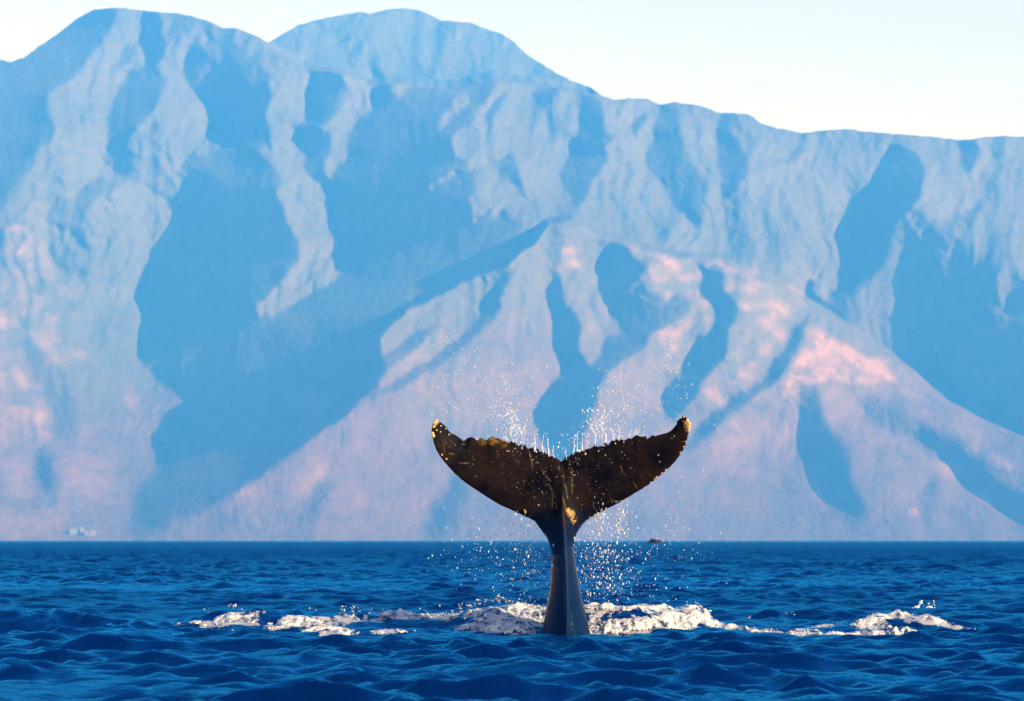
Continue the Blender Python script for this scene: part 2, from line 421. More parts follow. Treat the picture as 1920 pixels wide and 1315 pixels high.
def solve_range():
    # warp a little so that traced outlines get natural ragged edges
    wx = XX + 8 * fbm(XX / 26, YY / 26, 4, 5) + 4 * fbm(XX / 9, YY / 12, 2, 6); wy = YY + 8 * fbm(XX / 26, YY / 26, 4, 9) + 5 * fbm(XX / 9, YY / 12, 2, 8)
    sh = np.zeros(XX.shape)
    big = np.zeros(XX.shape)
    for poly, s in DARK:
        m = np.zeros(XX.shape, bool)
        m = fill_w(poly, wx, wy)
        sh = np.where(m, np.maximum(sh, s), sh)
    for poly in LIT:
        sh = np.where(fill_w(poly, wx, wy), 0.05, sh)
    h = (1013 - YY) * PXM                      # height above the sea, roughly
    low = smooth01(420, 60, h)
    # open slopes: soft streaks that run downhill, gentler on the low fans
    mx = XX + 26 * vnoise(XX / 110, YY / 90, 3) + 9 * vnoise(XX / 34, YY / 40, 4)
    st = fbm(mx / 21, YY / 95, 4, 21)
    st2 = fbm(XX / 70 + YY / 200, YY / 90, 3, 31)
    gul = np.abs(fbm(mx / 44, YY / 150 + 3, 3, 25))           # narrow side gullies between the minor spurs
    gul = smooth01(.16, .0, gul)
    saw = mx / 38 + YY / 260 + 1.1 * vnoise(XX / 80, YY / 120, 26)   # minor spurs: steep on one side, long on the other
    saw = (saw - np.floor(saw))
    spur = smooth01(.62, .70, saw) * smooth01(1.0, .93, saw) * np.clip(.55 + .9 * vnoise(XX / 60, YY / 70, 27), 0, 1)
    gentle = smooth01(820, 300, h)                             # broad smooth fans at the foot
    lit = np.clip(0.12 + (0.26 - .16 * gentle) * st + (0.18 + .16 * gentle) * st2 + (1 - .85 * gentle) * (0.34 * gul + 0.42 * spur), 0.0, .85)
    lit = lit * (1 - 0.30 * low) + 0.08 * low
    sh = np.minimum(sh, 1.0)
    s = np.where(sh > 0.06, np.maximum(sh + 0.12 * st, lit), lit)
    s = blur(s, 1)
    soft = smooth01(560, 150, h)
    s = s * (1 - soft) + blur(s, 22) * soft
    slope_y = 1.55 + 1.2 * low                 # run over rise of the face
    thr = (-math.cos(SUN_AZ) + slope_y * math.tan(SUN_EL)) / math.sin(SUN_AZ)
    gx = thr * (1.05 - 2.6 * s)                # + turns to the sun on the right, - turns away
    gy = slope_y
    D0 = np.cumsum(gy[::-1], 0)[::-1] * PXM * STEP
    D0 = D0 - D0[-1] * 0
    # anisotropic screened Poisson solve with mirrored borders
    wxx, wyy, lam = 1.0, 0.11, 6e-6
    q = STEP * PXM
    GX = gx * q
    div = np.zeros(XX.shape)
    div[:, 1:-1] = (GX[:, 2:] - GX[:, :-2]) / 2
    div[:, 0] = GX[:, 0]; div[:, -1] = -GX[:, -1]
    lapy = np.zeros(XX.shape)
    GYm = np.diff(D0, axis=0)
    lapy[:-1] += GYm; lapy[1:] -= GYm
    rhs = wxx * div + wyy * lapy - lam * D0
    R = np.concatenate([rhs, rhs[::-1]], 0); R = np.concatenate([R, R[:, ::-1]], 1)
    ky = 2 * np.cos(2 * np.pi * np.arange(R.shape[0]) / R.shape[0]) - 2
    kx = 2 * np.cos(2 * np.pi * np.arange(R.shape[1]) / R.shape[1]) - 2
    den = wxx * kx[None, :] + wyy * ky[:, None] - lam
    D = np.real(np.fft.ifft2(np.fft.fft2(R) / den))[:XX.shape[0], :XX.shape[1]]
    # every step up is also a step back
    C = D.copy()
    for r in range(XX.shape[0] - 2, -1, -1):
        C[r] = np.maximum(C[r], C[r + 1] + 0.25 * q)
    D = D + blur(C - D, 14)
    # fine erosion relief
    er = np.abs(fbm(XX / 24 + 0.9 * vnoise(XX / 60, YY / 60, 77), YY / 90, 4, 41))
    fade = (1 - 0.5 * low) * (0.45 + 0.55 * smooth01(.9, .3, s))
    D = D + (12 * er + 3.4 * fbm(XX / 8 + vnoise(XX / 30, YY / 30, 78), YY / 16, 3, 55)) * fade
    soil_sunlit = np.zeros(XX.shape)
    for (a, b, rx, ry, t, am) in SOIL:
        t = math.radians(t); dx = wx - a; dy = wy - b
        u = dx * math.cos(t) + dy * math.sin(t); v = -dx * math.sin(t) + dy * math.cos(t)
        soil_sunlit = np.maximum(soil_sunlit, .8 * am * smooth01(1.7, 0.2, np.sqrt((u / rx) ** 2 + (v / ry) ** 2)))
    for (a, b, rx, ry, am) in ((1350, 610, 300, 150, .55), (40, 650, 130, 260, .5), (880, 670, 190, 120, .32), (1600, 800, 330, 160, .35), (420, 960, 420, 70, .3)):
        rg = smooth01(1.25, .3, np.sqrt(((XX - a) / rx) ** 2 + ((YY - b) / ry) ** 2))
        soil_sunlit = np.maximum(soil_sunlit, am * rg * smooth01(.45, .0, s) * np.clip(.45 + 1.1 * fbm(wx / 30, wy / 18, 4, 66), 0, 1))  # warm sunlight painted on the slopes that face the sun
    soil_sunlit = np.maximum(soil_sunlit, 0.85 * blur(fill_w(SOIL_POLY, wx, wy).astype(float), 2))
    return D, blur(soil_sunlit, 1), s


def fill_w(poly, wx, wy):
    """point in polygon on warped coordinates"""
    p = np.array(poly, float)
    w = np.zeros(wx.shape, bool)
    lo = p.min(0) - 14; hi = p.max(0) + 14
    r0, r1 = np.searchsorted(gy_, (lo[1], hi[1])); c0, c1 = np.searchsorted(gx_, (lo[0], hi[0]))
    xs, ys = wx[r0:r1, c0:c1], wy[r0:r1, c0:c1]
    h = np.zeros(xs.shape, bool)
    for (a, b), (c, d) in zip(p, np.roll(p, -1, 0)):
        if b == d: continue
        h ^= ((b > ys) != (d > ys)) & (xs < (c - a) * (ys - b) / (d - b) + a)
    w[r0:r1, c0:c1] = h
    return w


def bil(A, X, Y):
    fx = np.clip((X - gx_[0]) / STEP, 0, len(gx_) - 1.001); fy = np.clip((Y - gy_[0]) / STEP, 0, len(gy_) - 1.001)
    ix = fx.astype(int); iy = fy.astype(int); fx = fx - ix; fy = fy - iy
    return (A[iy, ix] * (1 - fx) + A[iy, ix + 1] * fx) * (1 - fy) + (A[iy + 1, ix] * (1 - fx) + A[iy + 1, ix + 1] * fx) * fy


FOOT = [(150, 1040), (251, 986), (317, 965), (397, 938), (468, 897), (519, 863), (594, 806), (642, 777), (683, 738), (713, 690), (704, 640), (754, 578),
        (846, 538), (896, 515), (951, 488), (989, 458), (1024, 417), (1075, 405), (1130, 440), (1180, 455), (1240, 470), (1300, 480), (1380, 500),
        (1450, 530), (1505, 560), (1566, 601), (1623, 638), (1677, 672), (1714, 697), (1778, 752), (1844, 784), (1920, 816), (2100, 880), (2300, 1040)]
REAR = [(505, -60), (503, 84), (571, 123), (642, 130), (694, 155), (742, 148), (800, 158), (866, 156), (923, 142), (1000, 150), (1075, 165), (1110, 172),
        (1110, -60)]
DD, SOIL_SUNLIT_MAP, SHADE = solve_range()
wj = 5 * fbm(XX / 24, YY / 24, 4, 15)
hh_ = (1013 - YY) * PXM
DD = DD - 230 * blur(fill_w(FOOT, XX + wj, YY + wj).astype(float), 2) * smooth01(0, 500, hh_)      # the foothills stand nearer
DD = DD + 1100 * blur(fill_w(REAR, XX + wj, YY + wj).astype(float), 2)                              # the second summit stands behind
DD = DD - np.median(DD[-8]) + 7600.0
sk = np.array(SKYLINE, float)


def skyline(X):
    y = np.interp(X, sk[:, 0], sk[:, 1])
    return y + 1.6 * fbm(X / 9.0, X * 0, 3, 61)


def build_range():
    nc, nr = 820, 330
    X = np.linspace(-630, 2550, nc)
    top = skyline(X)
    t = np.linspace(0, 1, nr)
    Xg = np.repeat(X[None], nr, 0)
    Yg = 1016.0 + (top[None] - 1016.0) * t[:, None]
    D = bil(DD, Xg, Yg)
    rx, rz = ray(Xg, Yg)
    front = np.stack([rx * D, D, EYE + rz * D], -1)
    front[0, :, 2] = -2.0
    soil_sunlit = bil(SOIL_SUNLIT_MAP, Xg, Yg)
    # the lee side runs down behind the crest
    rows = [front]; so = [soil_sunlit]
    crest = front[-1]
    for k in range(1, 9):
        f = k / 8.0
        b = crest.copy()
        b[:, 1] += f * 1900 + 20
        b[:, 2] = crest[:, 2] * (1 - f) ** 1.15 - 3 * (f > .99)
        rows.append(b[None]); so.append(np.zeros((1, nc)))
    co = np.concatenate(rows, 0)
    so = np.concatenate(so, 0)
    me = make_mesh('mountains', co.reshape(-1, 3), grid_faces(co.shape[0], nc))
    point_attr(me, 'soil_sunlit', so.ravel())
    m = Mat('mountain_ground')
    n1 = m.noise(0.004, 6, 0.6, None, (1, .4, 1))
    n2 = m.noise(0.016, 6, 0.65, None, (1, .35, 1))
    n3 = m.noise(0.0016, 4, 0.55, None, (1, .4, 1))
    sep = m.n('ShaderNodeSeparateXYZ')
    m.l(m.n('ShaderNodeTexCoord').outputs['Object'], sep.inputs[0])
    hgt = m.math('ADD', m.math('MULTIPLY', sep.outputs[2], 1 / 900.0), m.math('MULTIPLY', m.math('SUBTRACT', n3, 0.5), 0.55))
    n4 = m.noise(0.05, 4, 0.7, None, (1, .35, 1))
    scrub = m.ramp(m.math('ADD', m.math('MULTIPLY', n1, .45), m.math('MULTIPLY', n4, .55)), [(.30, 0), (.68, 1)])
    green = m.mix(scrub, (.062, .070, .034), (.140, .124, .072))
    dry = m.mix(m.ramp(m.math('ADD', m.math('MULTIPLY', n2, .6), m.math('MULTIPLY', n4, .4)), [(.30, 0), (.68, 1)]), (.078, .056, .046), (.150, .097, .078))
    base = m.mix(m.ramp(hgt, [(.28, 0), (.62, 1)]), dry, green)
    sl = m.math('MULTIPLY', m.attr('soil_sunlit'), m.ramp(n2, [(.36, .12), (.58, 1.0)]))
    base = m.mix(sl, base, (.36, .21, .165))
    m.set(Base_Color=base, Roughness=1.0, Specular_IOR_Level=0.05, Normal=m.bump(n4, .5, 12.0))
    o = link('mountains', me, m.m)
    return tag(o, 'steep gullied mountain range in blue haze beyond the sea', 'mountains', kind='structure')


build_range()

# two pale buildings on the far shore, low at the left
mw = Mat('pale_render'); mw.set(Base_Color=(.22, .20, .20), Roughness=.8)
mr = Mat('pale_roof'); mr.set(Base_Color=(.24, .19, .18), Roughness=.8)


def far_building(X0, X1, Ytop, Ybot, label, wings):
    d = float(bil(DD, np.array([[(X0 + X1) / 2.0]]), np.array([[Ybot + 0.0]]))[0, 0]) - 25
    xa, _, zt = at(X0, Ytop, d); xb, _, zb = at(X1, Ybot, d)
    e = bpy.data.objects.new('shore_building', None)
    e.location = (float(xa + xb) / 2, d, float(zb)); COL.objects.link(e)
    tag(e, label, 'building', 'pale buildings on the far shore')
    w = float(xb - xa); h = float(zt - zb)
    for (f0, f1, hh) in wings:
        a, b = -w / 2 + f0 * w, -w / 2 + f1 * w
        dp = 12.0
        eave = h * hh * .72; rg = h * hh
        co = np.array([(a, 0, -9), (b, 0, -9), (b, dp, -9), (a, dp, -9), (a, 0, eave), (b, 0, eave), (b, dp, eave), (a, dp, eave)], float)
        fc = np.array([(0, 1, 5, 4), (1, 2, 6, 5), (2, 3, 7, 6), (3, 0, 4, 7), (0, 3, 2, 1), (4, 5, 6, 7)])
        link('wall', make_mesh('wall', co, fc, False), mw.m, e)
        o_ = .6
        co = np.array([(a - o_, -o_, eave + .02), (b + o_, -o_, eave + .02), (b + o_, dp + o_, eave + .02), (a - o_, dp + o_, eave + .02),
                       (a + 2, dp / 2, rg), (b - 2, dp / 2, rg)], float)
        link('roof', make_mesh('roof', co, [np.array([(0, 1, 5, 4), (2, 3, 4, 5), (3, 2, 1, 0)]), np.array([(1, 2, 5), (3, 0, 4)])], False), mr.m, e)


far_building(131, 156, 988.5, 997, 'wide pale building low on the far shore, left of a smaller one', [(0, .72, .8), (.6, 1, 1.0)])
far_building(159, 177, 992.5, 1000, 'small pale building on the far shore, right of the wide one', [(0, .5, .75), (.42, 1, 1.0)])

# ------------------------------------------------------------------ sea surface
NW = 84
lam_ = np.exp(np.linspace(math.log(0.30), math.log(6.0), NW)) * (1 + 0.05 * rng.standard_normal(NW))
spread = np.interp(np.log(lam_), [math.log(.3), math.log(6)], [0.85, 0.55])
th_ = rng.standard_normal(NW) * spread * 0.75 + 0.18
slope_ = 0.036 * np.interp(lam_, [0.3, 0.8, 1.6, 3.0, 6.0], [1.6, 1.75, 1.1, .52, .26])
amp_ = slope_ * lam_ / (2 * np.pi)
kx_ = 2 * np.pi / lam_ * np.sin(th_); ky_ = 2 * np.pi / lam_ * np.cos(th_)
ph_ = rng.random(NW) * 2 * np.pi

# mound of stirred-up water behind the tail: photograph x, y of its crest
MOUND = [(-60, 1160), (0, 1153), (50, 1152), (85, 1158), (105, 1152), (150, 1162), (240, 1160), (330, 1160), (400, 1150), (430, 1141),
         (520, 1142), (600, 1148), (700, 1150), (800, 1148), (860, 1143), (900, 1134), (935, 1126), (962, 1130), (1000, 1138), (1100, 1139),
         (1150, 1142), (1200, 1140), (1290, 1138), (1320, 1144), (1345, 1163), (1380, 1176), (1440, 1183), (1500, 1182), (1560, 1173),
         (1620, 1162), (1690, 1153), (1740, 1156), (1780, 1168), (1850, 1176), (1960, 1176)]
mo = np.array(MOUND, float)
FAR_Y = 1013 + 175 * 60 / 61.6
mo_x = (mo[:, 0] - 960) / FPX * 61.6
mo_h = (FAR_Y - mo[:, 1]) / FPX * 61.6


def mound(x, y):
    yc = 61.6 + 0.35 * vnoise(x / 1.7, x * 0, 12)
    h = np.interp(x, mo_x, mo_h, left=.15, right=.08)
    f = np.where(y < yc, smooth01(yc - 1.45, yc, y), smooth01(yc + 2.6, yc, y))
    return h * f * smooth01(14, 9.5, np.abs(x))


def stir(x, y):
    """0..1 where the water is broken"""
    return smooth01(59.9, 60.6, y) * smooth01(64.5, 62.5, y) * smooth01(9.5, 8, np.abs(x))


UNRES = None


def sea(x, y, spacing=None, disp=False):
    global UNRES
    x = np.asarray(x, float); y = np.asarray(y, float)
    z = np.zeros(x.shape); dx = np.zeros(x.shape); dy = np.zeros(x.shape)
    gust = np.clip(1.0 + 0.45 * vnoise(x / 7, y / 16, 71) + 0.45 * vnoise(x / 2.4, y / 5, 72), .3, 1.7)
    mk = stir(x, y)
    got = np.zeros(x.shape)
    calm = 1 - 0.55 * smooth01(1.6, .5, np.abs(x - .9)) * smooth01(52, 56, y) * smooth01(60.2, 59.5, y)   # slick in front of the tail
    for i in range(NW):
        p = kx_[i] * x + ky_[i] * y + ph_[i]
        a = amp_[i]
        w = 1.0 if spacing is None else np.clip((lam_[i] / spacing - 2.2) / 2.0, 0, 1)
        g = gust if lam_[i] < 2.2 else 1.0
        g = g * np.where(lam_[i] < 1.5, calm, 1.0)
        a = a * w * g
        if lam_[i] > 1.3: a = a * (1 + .9 * smooth01(90, 220, y))
        s, c = np.sin(p), np.cos(p)
        z += a * c
        got = got + (w * slope_[i]) ** 2
        if disp:
            q = 0.75
            dx -= q * a * s * kx_[i] * lam_[i] / (2 * np.pi); dy -= q * a * s * ky_[i] * lam_[i] / (2 * np.pi)
    z = z + mound(x, y)
    if disp: UNRES = 1 - got / np.sum(slope_ ** 2)
    z = z + mk * (0.055 * fbm(x / .33, y / .33, 3, 81) + 0.05 * np.abs(fbm(x / .8, y / .6, 2, 85)))
    if disp:
        return x + dx, y + dy, z
    return z


# foam tracks, photograph pixels: points, half width, number of lumps, lump size
FOAM = [
    ([(640, 1143), (700, 1147), (750, 1152), (800, 1155), (850, 1150), (900, 1145), (960, 1148), (1010, 1150)], 8, 620, 1.0),
    ([(860, 1140), (900, 1132), (935, 1124), (960, 1130), (1000, 1140), (1025, 1143)], 5, 420, 1.1),
    ([(915, 1168), (945, 1160), (980, 1158), (1005, 1163), (1022, 1168)], 9, 520, 1.1),
    ([(850, 1181), (880, 1177), (910, 1173), (950, 1176), (1000, 1180)], 3, 170, .9),
    ([(393, 1175), (415, 1167), (445, 1161), (465, 1164), (480, 1172)], 8, 300, 1.25),
    ([(505, 1181), (530, 1171), (560, 1167), (590, 1170), (620, 1179), (660, 1186)], 6, 420, 1.0),
    ([(560, 1184), (600, 1183), (640, 1187)], 3, 90, .8),
    ([(428, 1136), (440, 1139)], 3, 26, 1.0), ([(384, 1143), (392, 1147)], 3, 20, 1.0), ([(445, 1144), (470, 1147), (500, 1150)], 3, 40, .8),
    ([(580, 1143), (590, 1145)], 3, 14, .9), ([(600, 1160), (640, 1166), (690, 1168)], 3, 50, .7),
    ([(320, 1171), (345, 1171)], 2, 22, .8), ([(373, 1171), (390, 1171)], 2, 18, .8), ([(325, 1192), (332, 1191)], 2, 10, .9),
    ([(165, 1193), (185, 1196)], 2, 12, .8), ([(700, 1186), (740, 1183), (760, 1184)], 3, 50, .8),
    ([(1100, 1183), (1130, 1179), (1180, 1177), (1220, 1170), (1260, 1170), (1300, 1167)], 7, 640, 1.1),
    ([(1285, 1142), (1310, 1140), (1325, 1150), (1330, 1160), (1290, 1157), (1265, 1150)], 9, 480, 1.2),
    ([(1185, 1139), (1215, 1140), (1245, 1146), (1250, 1156)], 4, 170, 1.0),
    ([(1098, 1138), (1140, 1140), (1170, 1141)], 4, 170, .8),
    ([(1105, 1168), (1122, 1170)], 8, 120, 1.1), ([(1150, 1164), (1162, 1166)], 6, 70, 1.0),
    ([(1330, 1174), (1380, 1177), (1420, 1182), (1460, 1186)], 3.5, 260, .9),
    ([(1480, 1188), (1530, 1190), (1600, 1190), (1660, 1188), (1715, 1185)], 2.6, 420, .9),
    ([(1500, 1184), (1550, 1175), (1580, 1170)], 2.6, 150, .8),
    ([(1600, 1168), (1640, 1160), (1695, 1152)], 5, 280, 1.0),
    ([(1700, 1158), (1725, 1156), (1745, 1163), (1770, 1170)], 6, 200, .7),
    ([(1590, 1182), (1620, 1180), (1690, 1176)], 4, 70, .6), ([(1770, 1172), (1830, 1180)], 3, 40, .6),
    ([(1400, 1160), (1412, 1161)], 3, 12, .8), ([(1470, 1150), (1490, 1152)], 2, 10, .8),
]


def track(pts, hw, n, gen):
    p = np.array(pts, float)
    L = np.concatenate([[0], np.cumsum(np.hypot(*np.diff(p, axis=0).T))])
    t = gen.random(n) * L[-1]
    X = np.interp(t, L, p[:, 0]); Y = np.interp(t, L, p[:, 1])
    cl = vnoise(t / 9.0, t * 0 + p[0, 0], 3)
    Y = Y + gen.standard_normal(n) * hw * (0.5 + 0.25 * cl); X = X + gen.standard_normal(n) * 2.5
    return X, Y


FX, FY, FS = [], [], []
gen = np.random.default_rng(5)
for pts, hw, n, sz in FOAM:
    X, Y = track(pts, hw, n, gen)
    FX.append(X); FY.append(Y); FS.append(np.full(n, sz))
FX, FY, FS = map(np.concatenate, (FX, FY, FS))


def on_water(X, Y, d0=58.8, d1=63.2, n=90):
    """where the line of sight meets the water"""
    rx, rz = ray(X, Y)
    d = np.full(len(X), np.nan)
    for dd in np.linspace(d0, d1, n):
        todo = np.isnan(d)
        if not todo.any(): break
        z = sea(rx[todo] * dd, np.full(todo.sum(), dd))
        hit = (EYE + rz[todo] * dd) <= z
        k = np.where(todo)[0][hit]
        d[k] = dd
    miss = np.isnan(d)
    d[miss] = 61.4
    return rx * d, d, EYE + rz * d


fx, fy, fz = on_water(FX, FY)

# the sheet: rings round the camera, fine where it is seen from, coarse elsewhere
rad = [4.0]
while rad[-1] < 13800:
    r = rad[-1]
    if r < 27: s = 1.2
    elif r < 59: s = .115
    elif r < 64: s = .055
    elif r < 120: s = np.interp(r, [64, 120], [.12, .20])
    elif r < 300: s = np.interp(r, [120, 300], [.20, .6])
    elif r < 900: s = np.interp(r, [300, 900], [.5, 1.8])
    else: s = r * .05
    rad.append(r + s)
rad = np.array(rad)
inner = np.linspace(-math.radians(9.7), math.radians(9.7), 400)
outer = np.linspace(math.radians(9.7), 2 * math.pi - math.radians(9.7), 92)[1:-1]
ang = np.concatenate([inner, outer])
R, A = np.meshgrid(rad, ang, indexing='ij')
dr = np.gradient(rad)[:, None] + 0 * A
da = np.where(np.arange(len(ang)) < 400, inner[1] - inner[0], outer[1] - outer[0])[None, :] * R
rmax = np.minimum(13800.0, 4300.0 / np.maximum(np.abs(np.sin(A)), 1e-6))
rmax = np.where(np.cos(A) < 0, np.minimum(rmax, 2500.0 / np.maximum(-np.cos(A), 1e-6)), rmax)
R = np.where(R > 100, 100 * (rmax / 100) ** (np.log(np.maximum(R, 100) / 100) / math.log(rad[-1] / 100)), R)
sx, sy, sz = sea(R * np.sin(A), R * np.cos(A), np.maximum(np.where(R > 110, dr * .14, dr), da), True)
# blend the coarse sectors to flat water
nr, nc = R.shape
i = np.arange(nr - 1)[:, None] * nc + np.arange(nc)[None, :]
j = np.arange(nr - 1)[:, None] * nc + (np.arange(nc)[None, :] + 1) % nc
fc = np.stack([i.ravel(), j.ravel(), (j + nc).ravel(), (i + nc).ravel()], 1)
cap = np.arange(nc)
co = np.stack([sx, sy, sz], -1).reshape(-1, 3)
co = np.concatenate([co, [[0, 0, 0]]])
capf = np.stack([(cap + 1) % nc, cap, np.full(nc, nr * nc)], 1)
sea_me = make_mesh('sea', co, [fc, capf])
# foam lying on the surface: nearness to the foam tracks
mask = np.zeros(len(co))
near = np.where((np.abs(co[:, 0]) < 11) & (co[:, 1] > 58.5) & (co[:, 1] < 64))[0]
cell = {}
for k, (a, b) in enumerate(zip(np.floor(fx / .25).astype(int), np.floor(fy / .25).astype(int))):
    cell.setdefault((a, b), []).append(k)
cnt = np.zeros((120, 40))
H, xe, ye = np.histogram2d(fx, fy, bins=[int(22 / .12), int(6 / .12)], range=[[-11, 11], [58.3, 64.3]])
H = blur(np.minimum(H, 6), 2)
ix = np.clip(((co[near, 0] + 11) / .12), 0, H.shape[0] - 1).astype(int); iy = np.clip((co[near, 1] - 58.3) / .12, 0, H.shape[1] - 1).astype(int)
mask[near] = np.clip(H[ix, iy] / 2.2, 0, 1) ** 1.5
point_attr(sea_me, 'foam', mask)
point_attr(sea_me, 'chop', np.concatenate([UNRES.ravel(), [0]]))

mw_ = Mat('sea_water')
tc = mw_.n('ShaderNodeTexCoord').outputs['Object']
r1 = mw_.noise(3.4, 5, .62, tc, (1.0, 1.6, 1.0))
r2 = mw_.noise(9.0, 3, .55, tc, (1.0, 1.4, 1.0))
rip = mw_.math('ADD', mw_.math('MULTIPLY', r1, 1.0), mw_.math('MULTIPLY', r2, .28))
bmp = mw_.bump(rip, .65, .055)
lace = mw_.noise(7.0, 5, .7, tc, (1, 1, 1))
fo = mw_.math('MULTIPLY', mw_.math('ADD', mw_.attr('foam'), mw_.math('MULTIPLY', mw_.math('SUBTRACT', lace, .5), 2.6)), mw_.ramp(mw_.attr('foam'), [(.02, 0), (.3, 1)]))
fo = mw_.ramp(fo, [(.80, 0), (1.30, .85)])
fres = mw_.n('ShaderNodeFresnel'); fres.inputs['IOR'].default_value = 1.72; mw_.l(bmp, fres.inputs['Normal'])
dif = mw_.n('ShaderNodeBsdfDiffuse'); dif.inputs['Color'].default_value = (.0001, .0080, .076, 1)      # light scattered back from the deep blue water
glo = mw_.n('ShaderNodeBsdfGlossy'); glo.inputs['Color'].default_value = (.04, .55, 1.0, 1); glo.inputs['Roughness'].default_value = .06
mw_.l(bmp, glo.inputs['Normal'])
wat = mw_.n('ShaderNodeMixShader'); mw_.l(mw_.math('MULTIPLY', fres.outputs[0], mw_.math('SUBTRACT', 1.0, mw_.math('MULTIPLY', mw_.attr('chop'), .72))), wat.inputs[0])   # waves too small to be meshed still tilt the surface
mw_.l(mw_.math('ADD', .05, mw_.math('MULTIPLY', mw_.attr('chop'), .22)), glo.inputs['Roughness']); mw_.l(dif.outputs[0], wat.inputs[1]); mw_.l(glo.outputs[0], wat.inputs[2])
mw_.set(Base_Color=(.40, .40, .46), Roughness=.8)
tot = mw_.n('ShaderNodeMixShader'); mw_.l(fo, tot.inputs[0]); mw_.l(wat.outputs[0], tot.inputs[1]); mw_.l(mw_.b.outputs[0], tot.inputs[2])
mw_.l(tot.outputs[0], mw_.out.inputs['Surface'])
tag(link('sea', sea_me, mw_.m), 'choppy deep blue sea reaching to the far shore', 'sea', kind='structure')

# ------------------------------------------------------------------ small closed shapes (foam lumps, drops)
def ico(sub):
    import bmesh
    bm = bmesh.new()
    bmesh.ops.create_icosphere(bm, subdivisions=sub, radius=1)
    v = np.array([x.co[:] for x in bm.verts]); f = np.array([[w.index for w in p.verts] for p in bm.faces])
    bm.free()
    return v, f


ICO1, ICO2 = ico(1), ico(2)


def scatter(name, P, Rr, mat, base, stretch, gen, bumpy=0.0):
    """many small closed bodies as one mesh; P (n,3) centres, Rr (n,) radii, stretch (n,3)"""
    v, f = base
    n = len(P)
    V = np.repeat(v[None], n, 0)
    if bumpy:
        V = V * (1 + bumpy * gen.standard_normal((n, len(v), 1)))
    V = V * (Rr[:, None] * stretch)[:, None, :]
    a = gen.random(n) * 2 * np.pi
    ca, sa = np.cos(a)[:, None], np.sin(a)[:, None]
    x = V[..., 0] * ca - V[..., 1] * sa; y = V[..., 0] * sa + V[..., 1] * ca
    V = np.stack([x, y, V[..., 2]], -1) + P[:, None, :]
    F = (f[None] + (np.arange(n) * len(v))[:, None, None]).reshape(-1, 3)
    return make_mesh(name, V.reshape(-1, 3), F)


mf = Mat('sea_foam')  # froth colour includes painted blue-lilac shading, spread by noise
mf.set(Base_Color=mf.mix(mf.ramp(mf.noise(9, 5, .7, None, (1, 1.5, 2)), [(.38, 0), (.6, 1)]), (.26, .31, .42), (.78, .73, .70)), Roughness=.75, Specular_IOR_Level=.3,
       Normal=mf.bump(mf.noise(45, 4, .7), .8, .02))
# torn sheets of froth lying on the broken water, with real holes
cs = 0.020
gxs = np.arange(-9.6, 10.6, cs); gys = np.arange(58.9, 63.3, cs * 1.3)
GXf, GYf = np.meshgrid(gxs, gys)
Hf, _, _ = np.histogram2d(fx, fy, bins=[180, 74], range=[[-9.6, 10.6], [58.6, 63.5]], weights=FS)
Hf = blur(np.minimum(Hf, 6), 2)
wxf = GXf + .10 * fbm(GXf / .25, GYf / .25, 3, 101); wyf = GYf + .12 * fbm(GXf / .25, GYf / .25, 3, 102)
u_ = np.clip((wxf + 9.6) / 20.2 * 180 - .5, 0, 178.999); v_ = np.clip((wyf - 58.6) / 4.9 * 74 - .5, 0, 72.999)
iu, iv = u_.astype(int), v_.astype(int); du, dv = u_ - iu, v_ - iv
M = (Hf[iu, iv] * (1 - du) + Hf[iu + 1, iv] * du) * (1 - dv) + (Hf[iu, iv + 1] * (1 - du) + Hf[iu + 1, iv + 1] * du) * dv
M = np.clip(M / 2.6, 0, 1)
cellw = 1 - 2.2 * np.abs(fbm(GXf / .21, GYf / .30, 3, 103))           # foam strings round open cells
tear = fbm(GXf / .07, GYf / .10, 3, 104)
patch = fbm(GXf / .8, GYf / .55, 2, 105)
cover = M * 1.35 + .95 * cellw + .42 * tear + .75 * patch - 1.53
cover = np.where(M < .04, -1, cover)
thickf = np.clip(cover, 0, 1)
lump = np.clip(.5 + fbm(GXf / .42, GYf / .20, 3, 106), 0, 1); lump2 = np.clip(fbm(GXf / .10, GYf / .07, 2, 107), 0, 1)
Zf = np.zeros(GXf.shape)
act = M > .02
Zf[act] = sea(GXf[act], GYf[act])
Zf = Zf - .012 + thickf ** .7 * (.022 + .05 * lump * M + .030 * lump2)
keepv = cover > 0
i0 = np.arange(GXf.size).reshape(GXf.shape)
q4 = np.stack([i0[:-1, :-1], i0[:-1, 1:], i0[1:, 1:], i0[1:, :-1]], -1).reshape(-1, 4)
kv = keepv.ravel()
q4 = q4[kv[q4].sum(1) >= 3]
